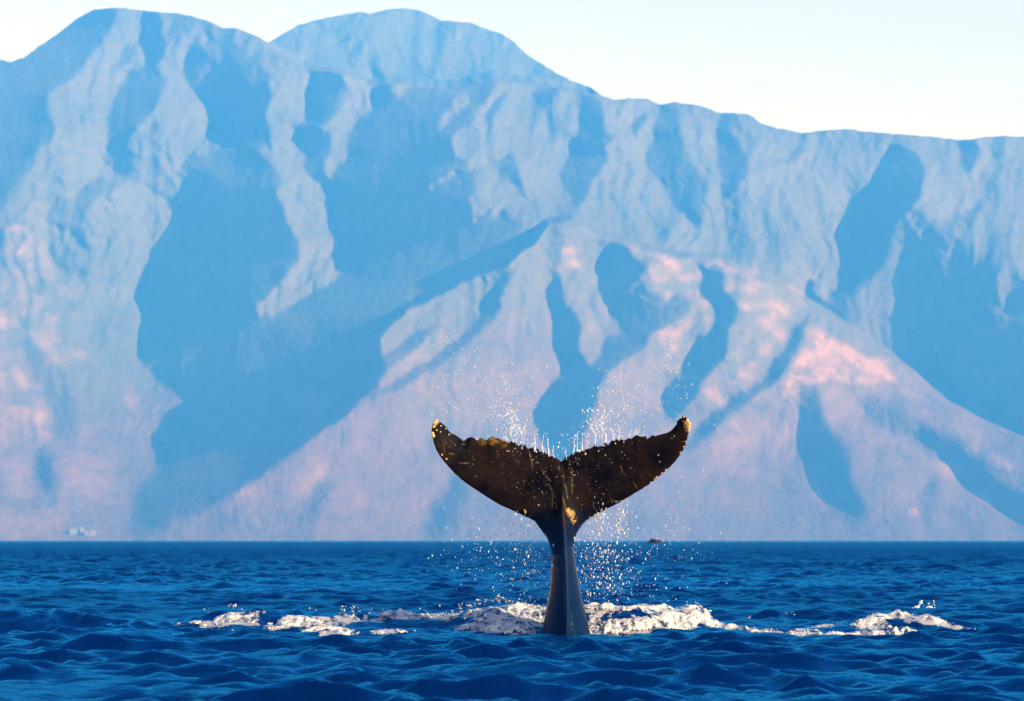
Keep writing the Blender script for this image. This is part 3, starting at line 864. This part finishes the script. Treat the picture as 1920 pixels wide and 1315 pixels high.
for part, label in enumerate(('churned white foam along the water behind the tail', 'white foam on the small crest right of the tail')):
    cxq = GXf.ravel()[q4[:, 0]]
    qq = q4[(cxq < 4.88) if part == 0 else (cxq >= 4.88)]
    used, inv = np.unique(qq, return_inverse=True)
    co = np.stack([GXf.ravel()[used], GYf.ravel()[used], Zf.ravel()[used]], -1)
    ff_ = inv.reshape(-1, 4)
    # flecks and clots thrown up along the crests
    sel = (FX < 1480) == (part == 0)
    P = np.stack([fx, fy, fz], -1)[sel]
    g = np.random.default_rng(3 + part)
    pick = g.random(len(P)) < .36
    P = P[pick]; n = len(P)
    P[:, 2] += .035 * g.random(n) ** 2
    rr = (0.004 + 0.013 * g.random(n) ** 3) * FS[sel][pick]
    st = np.stack([1.1 + .9 * g.random(n), 1.1 + .7 * g.random(n), .7 + .5 * g.random(n)], -1)
    vb, fb = ICO1
    V = np.repeat(vb[None], n, 0) * (1 + .22 * g.standard_normal((n, len(vb), 1))) * (rr[:, None] * st)[:, None, :] + P[:, None, :]
    F = (fb[None] + (np.arange(n) * len(vb))[:, None, None]).reshape(-1, 3) + len(co)
    me = make_mesh('foam', np.concatenate([co, V.reshape(-1, 3)]), [ff_, F])
    tag(link('foam', me, mf.m), label, 'foam', kind='stuff')

# ------------------------------------------------------------------ the whale's tail
WD = 60.0


def crop(pts, ox, oy, s):
    return [(ox + a / s, oy + b / s) for a, b in pts]


s1 = 1487 / 260.0
LEAD_L = crop([(112, 108), (75, 140), (62, 200), (60, 250), (72, 300), (82, 350), (105, 420), (140, 485), (185, 545), (245, 615),
               (320, 695), (400, 765), (480, 820), (560, 872), (640, 925), (720, 975), (800, 1020), (880, 1055), (960, 1090),
               (1040, 1130), (1110, 1160), (1160, 1190), (1200, 1245), (1240, 1300)], 800, 770, s1)
TRAIL_L = crop([(130, 125), (160, 140), (185, 160), (210, 180), (235, 215), (265, 245), (300, 262), (330, 280), (370, 305), (405, 320),
                (440, 300), (480, 292), (510, 300), (545, 318), (575, 300), (605, 305), (640, 315), (680, 292), (710, 287), (740, 297),
                (780, 305), (810, 320), (850, 328), (890, 335), (925, 330), (960, 355), (985, 375), (1010, 362), (1030, 385),
                (1050, 370), (1075, 395), (1100, 405), (1130, 398), (1160, 420), (1190, 412), (1220, 440), (1250, 438), (1280, 460),
                (1310, 465), (1340, 485), (1370, 495), (1400, 515), (1430, 535), (1446, 549)], 800, 770, s1)
TRAIL_R = crop([(95, 525), (120, 490), (150, 490), (180, 465), (205, 460), (240, 440), (265, 445), (300, 425), (320, 425), (345, 410),
                (375, 405), (400, 395), (425, 375), (460, 385), (490, 378), (520, 378), (540, 345), (575, 360), (610, 325), (640, 325),
                (665, 310), (690, 322), (715, 310), (745, 318), (790, 300), (820, 300), (850, 280), (880, 270), (910, 278), (940, 282),
                (970, 280), (990, 298), (1020, 285), (1045, 270), (1075, 275), (1100, 265), (1125, 262), (1160, 250), (1200, 238),
                (1240, 215), (1270, 185), (1300, 150), (1310, 120), (1340, 90), (1365, 68), (1385, 60)], 1040, 770, s1)
LEAD_R = crop([(1405, 75), (1420, 110), (1440, 140), (1450, 180), (1440, 215), (1425, 260), (1415, 310), (1395, 375), (1370, 430),
               (1330, 490), (1290, 545), (1240, 600), (1190, 645), (1130, 695), (1070, 745), (1000, 800), (930, 845), (860, 885),
               (790, 930), (720, 970), (650, 1010), (580, 1045), (510, 1080), (450, 1115), (390, 1145), (340, 1180), (300, 1220),
               (265, 1270), (240, 1310)], 1040, 770, s1)
STEM_R = [(1077, 1012), (1075, 1025), (1077, 1040), (1079, 1055), (1082, 1074), (1085, 1089), (1088, 1108), (1092, 1127), (1097, 1146),
          (1102, 1165), (1105, 1180), (1107, 1190), (1113, 1225), (1120, 1270), (1126, 1320)]
STEM_L = [(993, 1320), (1001, 1270), (1010, 1225), (1016.5, 1190), (1018, 1178), (1020, 1165), (1023, 1144), (1027, 1127), (1030, 1110),
          (1031.5, 1093), (1033, 1078), (1034, 1059), (1034, 1040), (1032, 1028), (1029.5, 1018), (1025, 1008)]


def sharpen(pts, k):
    p = np.array(pts, float)
    sm = p.copy()
    for _ in range(2):
        sm[1:-1] = (sm[:-2] + 2 * sm[1:-1] + sm[2:]) / 4
    return [tuple(q) for q in sm + (p - sm) * k]


TRAIL_L = sharpen(TRAIL_L, 1.8)                # the knobs of the ragged edge
TRAIL_R = sharpen(TRAIL_R, 1.8)
TIP_L = LEAD_L[0]
loop = TRAIL_L + TRAIL_R + LEAD_R + STEM_R + STEM_L + LEAD_L[::-1]


def to_xz(X, Y):
    x, _, z = at(X, Y, WD)
    return np.stack([x, z], -1)


def px_loop(pts):
    p = np.array(pts, float)
    return to_xz(p[:, 0], p[:, 1])


P2 = px_loop(loop)


def resample(p, step):
    out = []
    q = np.roll(p, -1, 0)
    for a, b in zip(p, q):
        n = max(1, int(round(np.hypot(*(b - a)) / step)))
        for k in range(n): out.append(a + (b - a) * k / n)
    return np.array(out)


GRID = 0.017
rim = resample(P2, 0.02)
# smooth everything but the ragged trailing edge
rim_px_y = rim[:, 1]


def keel_x(z):
    """x of the keel line at height z"""
    zz = np.array([-2.0, 0.0, .3, 1.0, 1.7, 2.1, 3.05])
    Xk = np.array([1061, 1061, 1062, 1060.5, 1057, 1053.5, 1052.7])
    return (np.interp(z, zz, Xk) - 960) / FPX * WD


xs = np.arange(P2[:, 0].min(), P2[:, 0].max(), GRID); zs = np.arange(P2[:, 1].min(), P2[:, 1].max(), GRID * .87)
GX, GZ = np.meshgrid(xs, zs)
GX = GX + (np.arange(len(zs)) % 2)[:, None] * GRID / 2
gx1, gz1 = GX.ravel(), GZ.ravel()
ins = np.zeros(len(gx1), bool)
for (a, b), (c, d) in zip(P2, np.roll(P2, -1, 0)):
    if b == d: continue
    ins ^= ((b > gz1) != (d > gz1)) & (gx1 < (c - a) * (gz1 - b) / (d - b) + a)
gx1, gz1 = gx1[ins], gz1[ins]


def seg_dist(px, pz, poly, closed=True):
    best = np.full(len(px), 1e9)
    q = np.roll(poly, -1, 0) if closed else poly[1:]
    p = poly if closed else poly[:-1]
    for (a, b), (c, d) in zip(p, q):
        vx, vz = c - a, d - b
        L = vx * vx + vz * vz + 1e-12
        t = np.clip(((px - a) * vx + (pz - b) * vz) / L, 0, 1)
        best = np.minimum(best, (px - a - t * vx) ** 2 + (pz - b - t * vz) ** 2)
    return np.sqrt(best)


dist = seg_dist(gx1, gz1, P2)
keep = dist > GRID * .55
gx1, gz1, dist = gx1[keep], gz1[keep], dist[keep]
nb = len(rim)
pts2 = np.concatenate([rim, np.stack([gx1, gz1], -1)])
edges = [(k, (k + 1) % nb) for k in range(nb)]
vv, ee, ff, *_ = geometry.delaunay_2d_cdt([Vector(p) for p in pts2], edges, [], 1, 1e-7)
V2 = np.array([v[:] for v in vv]); F2 = np.array([f[:] for f in ff if len(f) == 3])
d_all = seg_dist(V2[:, 0], V2[:, 1], P2)
on_rim = d_all < 1e-4
xk = keel_x(V2[:, 1]); off = V2[:, 0] - xk
trail = px_loop(TRAIL_L + TRAIL_R)
d_tr = seg_dist(V2[:, 0], V2[:, 1], trail, False)
z_root = float(to_xz(1050, 955)[1]); z_stem = float(to_xz(1050, 1015)[1])
stem = smooth01(z_root + .1, z_stem - .1, V2[:, 1])           # 1 on the tail stock, 0 on the flukes
amp = 0.055 + 0.30 * np.exp(-np.abs(off) / .42)
amp = amp * (1 - stem) + stem * 0.52
wid = (0.42 - .14 * np.clip(np.abs(off) / 2.2, 0, 1)) * (1 - stem) + stem * .46
u = np.clip(d_all / wid, 0, 1)
prof = (1 - (1 - u) ** 2) ** .5
prof_stem = (1 - (1 - u) ** 1.7) ** .62
thick = amp * (prof * (1 - stem) + prof_stem * stem)
thick = thick * (1 - (1 - stem) * .8 * np.exp(-d_tr / .16) * np.clip(1 - np.abs(off) / 3, 0, 1))
thick = np.where(on_rim, 0, np.maximum(thick, .006))
# keel ridge down the stock, crease between the flukes
keel = 0.05 * np.exp(-(off / .030) ** 2) * stem + (1 - stem) * (0.05 * np.exp(-(off / .045) ** 2) * smooth01(2.9, 2.0, V2[:, 1]) - 0.045 * np.exp(-(off / .05) ** 2) * smooth01(2.2, 2.7, V2[:, 1]))
keel = np.where(on_rim, 0, keel)
# the flukes cup towards the camera at their tips
bend = (1 - stem) * (-0.62 * np.where(off < 0, 1.0, .62) * (np.abs(off) / 2.25) ** 1.7) + .05 * np.sin(off * 3.1 + 1) * (1 - stem)
bend = bend + (1 - stem) * .10 * (V2[:, 1] - 2.4)
fine = .010 * fbm(V2[:, 0] / .12, V2[:, 1] / .12, 3, 91) * np.clip(d_all / .06, 0, 1)
yf = WD + bend - thick - keel + fine
yb = WD + bend + thick * .9
n2 = len(V2)
front = np.stack([V2[:, 0], yf, V2[:, 1]], -1)
bidx = np.where(on_rim, np.arange(n2), -1)
inner_ids = np.where(~on_rim)[0]
bidx[inner_ids] = n2 + np.arange(len(inner_ids))
back = np.stack([V2[:, 0], yb, V2[:, 1]], -1)[inner_ids]
co = np.concatenate([front, back])
e1 = V2[F2[:, 1]] - V2[F2[:, 0]]; e2 = V2[F2[:, 2]] - V2[F2[:, 0]]
flip = (e1[:, 0] * e2[:, 1] - e1[:, 1] * e2[:, 0]) < 0
F2[flip] = F2[flip][:, ::-1]                                  # counter-clockwise in x, z: faces -y
wm = make_mesh('whale', co, [F2, bidx[F2][:, ::-1]])

# scratches and pale growths on the skin itself, plus highlights painted by the keel
SCARS = crop([(185, 365), (192, 400), (196, 450)], 800, 770, s1), crop([(248, 466), (300, 474)], 800, 770, s1), \
    crop([(345, 566), (395, 570), (455, 570)], 800, 770, s1), crop([(1103, 435), (1112, 500), (1135, 590)], 800, 770, s1), \
    crop([(1230, 630), (1270, 690), (1330, 760)], 800, 770, s1), crop([(1310, 800), (1345, 870), (1347, 960), (1345, 1050)], 800, 770, s1), \
    crop([(385, 368), (420, 368)], 800, 770, s1), crop([(1385, 980), (1390, 1050)], 800, 770, s1), \
    crop([(180, 620), (187, 720), (187, 830), (185, 900)], 1040, 770, s1), crop([(105, 790), (125, 860), (135, 940)], 1040, 770, s1), \
    crop([(85, 930), (105, 1010), (120, 1080), (150, 1110)], 1040, 770, s1), crop([(710, 600), (725, 670)], 1040, 770, s1), \
    crop([(840, 770), (880, 835)], 1040, 770, s1), crop([(590, 940), (670, 998)], 1040, 770, s1), crop([(85, 590), (95, 680), (95, 760)], 1040, 770, s1), \
    crop([(1360, 340), (1395, 335)], 1040, 770, s1), crop([(45, 600), (60, 660)], 1040, 770, s1), crop([(1060, 740), (1130, 705)], 1040, 770, s1)
mark_glint = np.zeros(n2)
for s_ in SCARS:
    dd_ = seg_dist(V2[:, 0], V2[:, 1], px_loop(s_), False)
    mark_glint = np.maximum(mark_glint, smooth01(.015, .002, dd_) * (.25 + .45 * np.clip(.5 + vnoise(V2[:, 0] / .05, V2[:, 1] / .05, 33), 0, 1)))
kl = smooth01(.020, .004, np.abs(off - .022)) * smooth01(-.1, .1, V2[:, 1]) * smooth01(2.5, 1.6, V2[:, 1])      # warm sunlight painted as a brown strip beside the keel
mark_glint = np.maximum(mark_glint, kl * (.20 + .35 * np.clip(vnoise(V2[:, 1] / .06, V2[:, 0] * 0, 34), 0, 1)))
mark_glint = np.maximum(mark_glint, .9 * smooth01(.016, .004, np.abs(off - .004)) * smooth01(.36, .12, V2[:, 1]) * (.35 + .65 * np.clip(.4 + vnoise(V2[:, 1] / .03, V2[:, 0] * 0, 35), 0, 1)))  # warm highlight of the fold at the keel's foot, painted on
gold = np.zeros(n2)  # golden crust on tips and edge; beside the keel, sun shine painted in
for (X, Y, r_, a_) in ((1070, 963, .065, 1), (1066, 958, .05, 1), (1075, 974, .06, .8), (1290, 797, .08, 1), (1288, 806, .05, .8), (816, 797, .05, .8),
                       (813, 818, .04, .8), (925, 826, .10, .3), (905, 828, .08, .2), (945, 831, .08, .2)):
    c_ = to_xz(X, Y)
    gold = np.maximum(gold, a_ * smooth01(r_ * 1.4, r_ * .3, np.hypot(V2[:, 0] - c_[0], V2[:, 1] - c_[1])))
ext = lambda a: np.concatenate([a, a[inner_ids] * 0])
point_attr(wm, 'mark_glint', ext(mark_glint)); point_attr(wm, 'gold', ext(gold)); point_attr(wm, 'stock', np.concatenate([stem, stem[inner_ids]]))
ms = Mat('whale_skin')
n1 = ms.noise(3.0, 6, .62); n2_ = ms.noise(16, 5, .65); n3 = ms.noise(70, 3, .6)
c = ms.mix(ms.ramp(n1, [(.36, 0), (.66, 1)]), (.0022, .0013, .0009), (.015, .0072, .0026))
c = ms.mix(ms.ramp(n2_, [(.58, 0), (.74, .55)]), c, (.030, .016, .006))
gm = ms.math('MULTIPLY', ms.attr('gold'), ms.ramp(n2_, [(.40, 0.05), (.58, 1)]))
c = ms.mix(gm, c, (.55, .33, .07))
c = ms.mix(ms.math('MULTIPLY', ms.attr('mark_glint'), ms.ramp(n2_, [(.34, .25), (.55, 1)])), c, (.20, .125, .05))
# tail stock: smooth wet skin, with its blue sheen painted into the colour
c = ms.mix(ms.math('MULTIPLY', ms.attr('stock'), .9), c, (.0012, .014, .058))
bb = ms.math('ADD', ms.math('MULTIPLY', n2_, .6), ms.math('MULTIPLY', n3, .4))
ms.set(Base_Color=c, Roughness=ms.ramp(ms.attr('stock'), [(0, .48), (1, .30)]), Specular_IOR_Level=ms.ramp(ms.attr('stock'), [(0, .05), (1, .05)]), IOR=1.38, Normal=ms.bump(bb, .16, .008))
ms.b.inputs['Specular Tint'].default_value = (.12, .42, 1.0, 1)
whale = link('whale', wm, ms.m)
tag(whale, 'dark whale tail raised straight out of the water, flukes spread', 'whale')

# barnacles on the fluke tips and edges
mb = Mat('barnacle_shell')
mb.set(Base_Color=mb.mix(mb.noise(30, 3), (.50, .33, .10), (.72, .56, .26)), Roughness=.6)
bv, bf = ICO1


def barnacle_mesh(seed):
    g = np.random.default_rng(seed)
    ring = []
    k = 8
    prof_ = [(1.0, 0.0), (.82, .55), (.5, .9), (.34, .86), (.28, .55)]
    for r_, h_ in prof_:
        a = np.arange(k) / k * 2 * np.pi
        rr = r_ * (1 + .14 * g.standard_normal(k))
        ring.append(np.stack([rr * np.cos(a), rr * np.sin(a), np.full(k, h_)], -1))
    co = np.concatenate(ring + [np.array([[0, 0, .5]])])
    fs = []
    for r in range(len(prof_) - 1):
        for a in range(k):
            fs.append((r * k + a, r * k + (a + 1) % k, (r + 1) * k + (a + 1) % k, (r + 1) * k + a))
    top = len(prof_) - 1
    tri = [(top * k + a, top * k + (a + 1) % k, len(co) - 1) for a in range(k)]
    return make_mesh('barnacle', co, [np.array(fs), np.array(tri)], True)


bms = [barnacle_mesh(k) for k in range(3)]
for me in bms: me.materials.append(mb.m)
BARN = [(820, 791, .030), (815.5, 796, .034), (814, 803, .026), (812.5, 815, .030), (814, 820, .034), (822, 795, .018), (827, 800, .016), (836, 806, .016),
        (843, 816, .018), (830, 855, .016), (838, 862, .018), (858, 894, .014), (868, 902, .012), (984, 957, .016), (986, 960, .018), (1289, 790, .030), (1291.5, 796, .034), (1292, 802, .034), (1290, 807, .028),
        (1287, 797, .024), (1287, 803, .022), (1282, 783, .018), (1276, 785, .014), (1284, 829, .016), (1280, 838, .014), (1274, 849, .016), (1248, 881, .018), (1240, 888, .014),
        (1230, 896, .018), (1226, 899, .014), (1219, 906, .014), (1208, 915, .012), (1175, 936, .012), (1120, 962, .016), (1116, 965, .018), (1105, 970, .014),
        (1070, 960, .020), (1066, 962, .018), (1073, 968, .020), (1070, 973, .016), (1077, 977, .016), (1065, 955, .015), (1135, 855, .014), (1234, 854, .012), (1258, 823, .010),
        (826, 812, .014), (820, 808, .016), (1072, 964, .014), (1075, 982, .012)]
bx = np.array(BARN)
bp = to_xz(bx[:, 0], bx[:, 1])
for k, (p, r_) in enumerate(zip(bp, bx[:, 2])):
    j = int(np.argmin(np.hypot(V2[:, 0] - p[0], V2[:, 1] - p[1])))
    x, z = V2[j]
    o = bpy.data.objects.new('barnacle', bms[k % 3])
    COL.objects.link(o)
    o.parent = whale
    o.location = (x, yf[j] + .004, z)
    nrm = Vector((0.25 * random.uniform(-1, 1), -1, .25 * random.uniform(-1, 1))) if not on_rim[j] else Vector((np.sign(off[j]) * .8, -.7, .2))
    q = nrm.to_track_quat('Z', 'Y'); o.rotation_mode = 'QUATERNION'; o.rotation_quaternion = q
    o.scale = (r_, r_, r_ * random.uniform(.7, 1.1))

# ------------------------------------------------------------------ spray
md = Mat('water_drops')
md.set(Base_Color=(.93, .94, .96), Roughness=.12, IOR=1.333, Specular_IOR_Level=.9)
md.b.inputs['Transmission Weight'].default_value = .25
CL = [  # x, y, spread x, spread y, count, radius scale
    (905, 715, 45, 33, 330, .7), (945, 758, 28, 33, 230, .85), (962, 800, 22, 24, 220, 1.1), (985, 832, 20, 13, 150, 1.2), (838, 640, 17, 17, 70, .6),
    (828, 692, 22, 38, 60, .7), (870, 690, 60, 40, 120, .6), (1030, 845, 14, 8, 40, .9), (960, 805, 9, 26, 120, 1.2),
    (1128, 790, 22, 22, 290, 1.1), (1160, 738, 28, 24, 260, .8), (1190, 770, 34, 30, 200, .8), (1245, 700, 20, 24, 80, .8), (1250, 660, 17, 15, 90, .7),
    (1275, 740, 15, 30, 50, .7), (1200, 810, 60, 15, 130, .7), (1090, 822, 24, 15, 120, 1.1), (1250, 640, 12, 30, 50, .6),
    (985, 962, 38, 26, 220, 1.0), (960, 1040, 60, 48, 330, 1.0), (1000, 1080, 26, 38, 240, 1.2), (915, 975, 55, 36, 130, .8), (995, 1010, 22, 40, 160, 1.1),
    (1126, 962, 10, 26, 170, 1.25), (1166, 962, 9, 34, 150, 1.2), (1138, 1045, 30, 46, 460, 1.1), (1102, 1040, 14, 40, 170, 1.05), (1200, 1040, 55, 46, 190, 1.0),
    (1262, 955, 30, 42, 130, .8), (1310, 1010, 22, 40, 60, .7), (1160, 1110, 50, 20, 110, 1.1), (790, 830, 36, 46, 60, .6), (880, 1050, 45, 45, 90, .7),
    (1320, 900, 25, 60, 30, .6), (1122, 1075, 18, 30, 120, 1.15)]
g = np.random.default_rng(21)
PX, PY, PR, PD = [], [], [], []
for (cx, cy, sx_, sy_, n, sc_) in CL:
    n = int(n * 1.35)
    PX.append(cx + g.standard_normal(n) * sx_); PY.append(cy + g.standard_normal(n) * sy_)
    PR.append((.0024 + .0105 * g.random(n) ** 4.0) * sc_); PD.append(WD + .75 * (g.random(n) - .35))
# drops running over the skin of the flukes
for (cx, cy, sx_, sy_, n) in ((1000, 900, 28, 28, 70), (1074, 865, 14, 36, 70), (930, 865, 55, 22, 40), (1130, 890, 48, 28, 40), (845, 830, 18, 14, 14)):
    X = cx + g.standard_normal(n) * sx_; Y = cy + g.standard_normal(n) * sy_
    PX.append(X); PY.append(Y); PR.append(.0022 + .0035 * g.random(n) ** 3); PD.append(np.full(n, 58.75) - .2 * g.random(n))
PX, PY, PR, PD = map(np.concatenate, (PX, PY, PR, PD))
x, y, z = at(PX, PY, PD)
okk = (PY < 1178)
P = np.stack([x, y, z], -1)[okk]; Rr = PR[okk]
st = np.stack([.8 + .4 * g.random(len(P)), .8 + .4 * g.random(len(P)), .8 + 1.9 * g.random(len(P)) ** 2], -1)
me = scatter('spray', P, Rr, md.m, ICO1, st, g, .05)
tag(link('spray', me, md.m), 'fine white water drops thrown up and falling around the tail', 'spray', kind='stuff')

# thin jets of water leaving the ragged trailing edge
JETS = [((985, 848), (982, 828), (975, 806), (970, 795)), ((1003, 850), (1004, 835), (1002, 815)), ((1018, 852), (1016, 835), (1019, 815)),
        ((1030, 856), (1027, 838), (1028, 822)), ((1038, 858), (1036, 845), (1037, 835)), ((1062, 862), (1060, 850), (1062, 838)), ((1074, 853), (1076, 838), (1079, 820)),
        ((1083, 848), (1082, 832), (1082, 812)), ((1092, 845), (1091, 832), (1093, 820)), ((1100, 842), (1099, 832), (1101, 824)), ((1115, 832), (1117, 815), (1108, 800), (1105, 792)), ((1136, 830), (1135, 815), (1128, 800), (1125, 785)),
        ((1150, 825), (1148, 812), (1145, 802)), ((1160, 823), (1162, 810), (1160, 800)), ((1180, 820), (1182, 812), (1185, 805)), ((1189, 818), (1191, 810), (1193, 803)),
        ((1195, 817), (1197, 810), (1199, 804)), ((955, 838), (950, 826), (948, 815)), ((968, 842), (962, 828), (955, 815)), ((1236, 812), (1238, 805), (1240, 800))]
jv, jf = [], []
for J in JETS:
    p = np.array(J, float)
    t = np.linspace(0, len(p) - 1, 22)
    X = np.interp(t, range(len(p)), p[:, 0]) + .9 * vnoise(t * 1.3, t * 0 + p[0, 0], 7); Y = np.interp(t, range(len(p)), p[:, 1])
    x, y, z = at(X, Y, WD + .02)
    rr = .0075 * (1 - .75 * t / t[-1]) * (1 + .9 * vnoise(t * 4.1, t * 0 + p[0, 1], 8)) + .001
    k = 6
    a = np.arange(k) / k * 2 * np.pi
    ring = np.stack([x[:, None] + rr[:, None] * np.cos(a), y[:, None] + rr[:, None] * np.sin(a), z[:, None] + 0 * a], -1)
    b0 = sum(len(q) for q in jv)
    jv.append(ring.reshape(-1, 3))
    i = np.arange(21)[:, None] * k + np.arange(k)[None]; j = np.arange(21)[:, None] * k + (np.arange(k)[None] + 1) % k
    jf.append(np.stack([i.ravel(), j.ravel(), (j + k).ravel(), (i + k).ravel()], 1) + b0)
tag(link('water_jets', make_mesh('water_jets', np.concatenate(jv), np.concatenate(jf)), md.m), 'thin jets of water streaming off the ragged upper edge of the flukes', 'spray', kind='stuff')

# small splash to the right
SP = [(1711, 1140, .012), (1716, 1139, .022), (1721, 1138, .030), (1724, 1134, .02), (1726, 1130, .03), (1728, 1128, .024), (1741, 1132, .02), (1738, 1139, .018), (1742, 1138, .026),
      (1746, 1139, .022), (1751, 1127, .016), (1751, 1131, .009), (1752, 1135, .009), (1752, 1140, .012), (1732, 1136, .008), (1748, 1134, .007)]
sp = np.array(SP); x, y, z = at(sp[:, 0], sp[:, 1], 66.0)
me = scatter('splash', np.stack([x, y, z], -1), sp[:, 2], md.m, ICO1, np.ones((len(sp), 3)) * [1.3, 1.2, 1], g, .2)
tag(link('splash', me, md.m), 'small splash of drops above the foamy crest at the right', 'splash', kind='stuff')

# ------------------------------------------------------------------ low dark back of another whale, far out
d_far = 420.0
x, y, z = at(1228, 1008, d_far)
n_u, n_v = 28, 12
uu = np.linspace(0, 1, n_u); vv_ = np.linspace(0, np.pi, n_v)
wd_ = np.sin(np.pi * uu) ** .7
hh = (.50 * np.sin(np.pi * uu) ** .8 + .18 * np.exp(-((uu - .30) / .07) ** 2))
bx_ = (uu[:, None] - .5) * 2.1 + 0 * vv_[None]
by_ = np.cos(vv_)[None] * wd_[:, None] * .5
bz_ = np.sin(vv_)[None] ** .8 * hh[:, None] - .12
co = np.stack([bx_, by_, bz_], -1).reshape(-1, 3)
mk_ = Mat('far_whale_skin'); mk_.set(Base_Color=mk_.mix(mk_.noise(3), (.006, .005, .005), (.012, .009, .008)), Roughness=.6, Specular_IOR_Level=.1)
o = link('distant_whale', make_mesh('distant_whale', co, grid_faces(n_u, n_v)), mk_.m)
o.location = (float(x), d_far, EYE - .25)
tag(o, 'small dark rounded back breaking the horizon line right of the tail', 'whale')
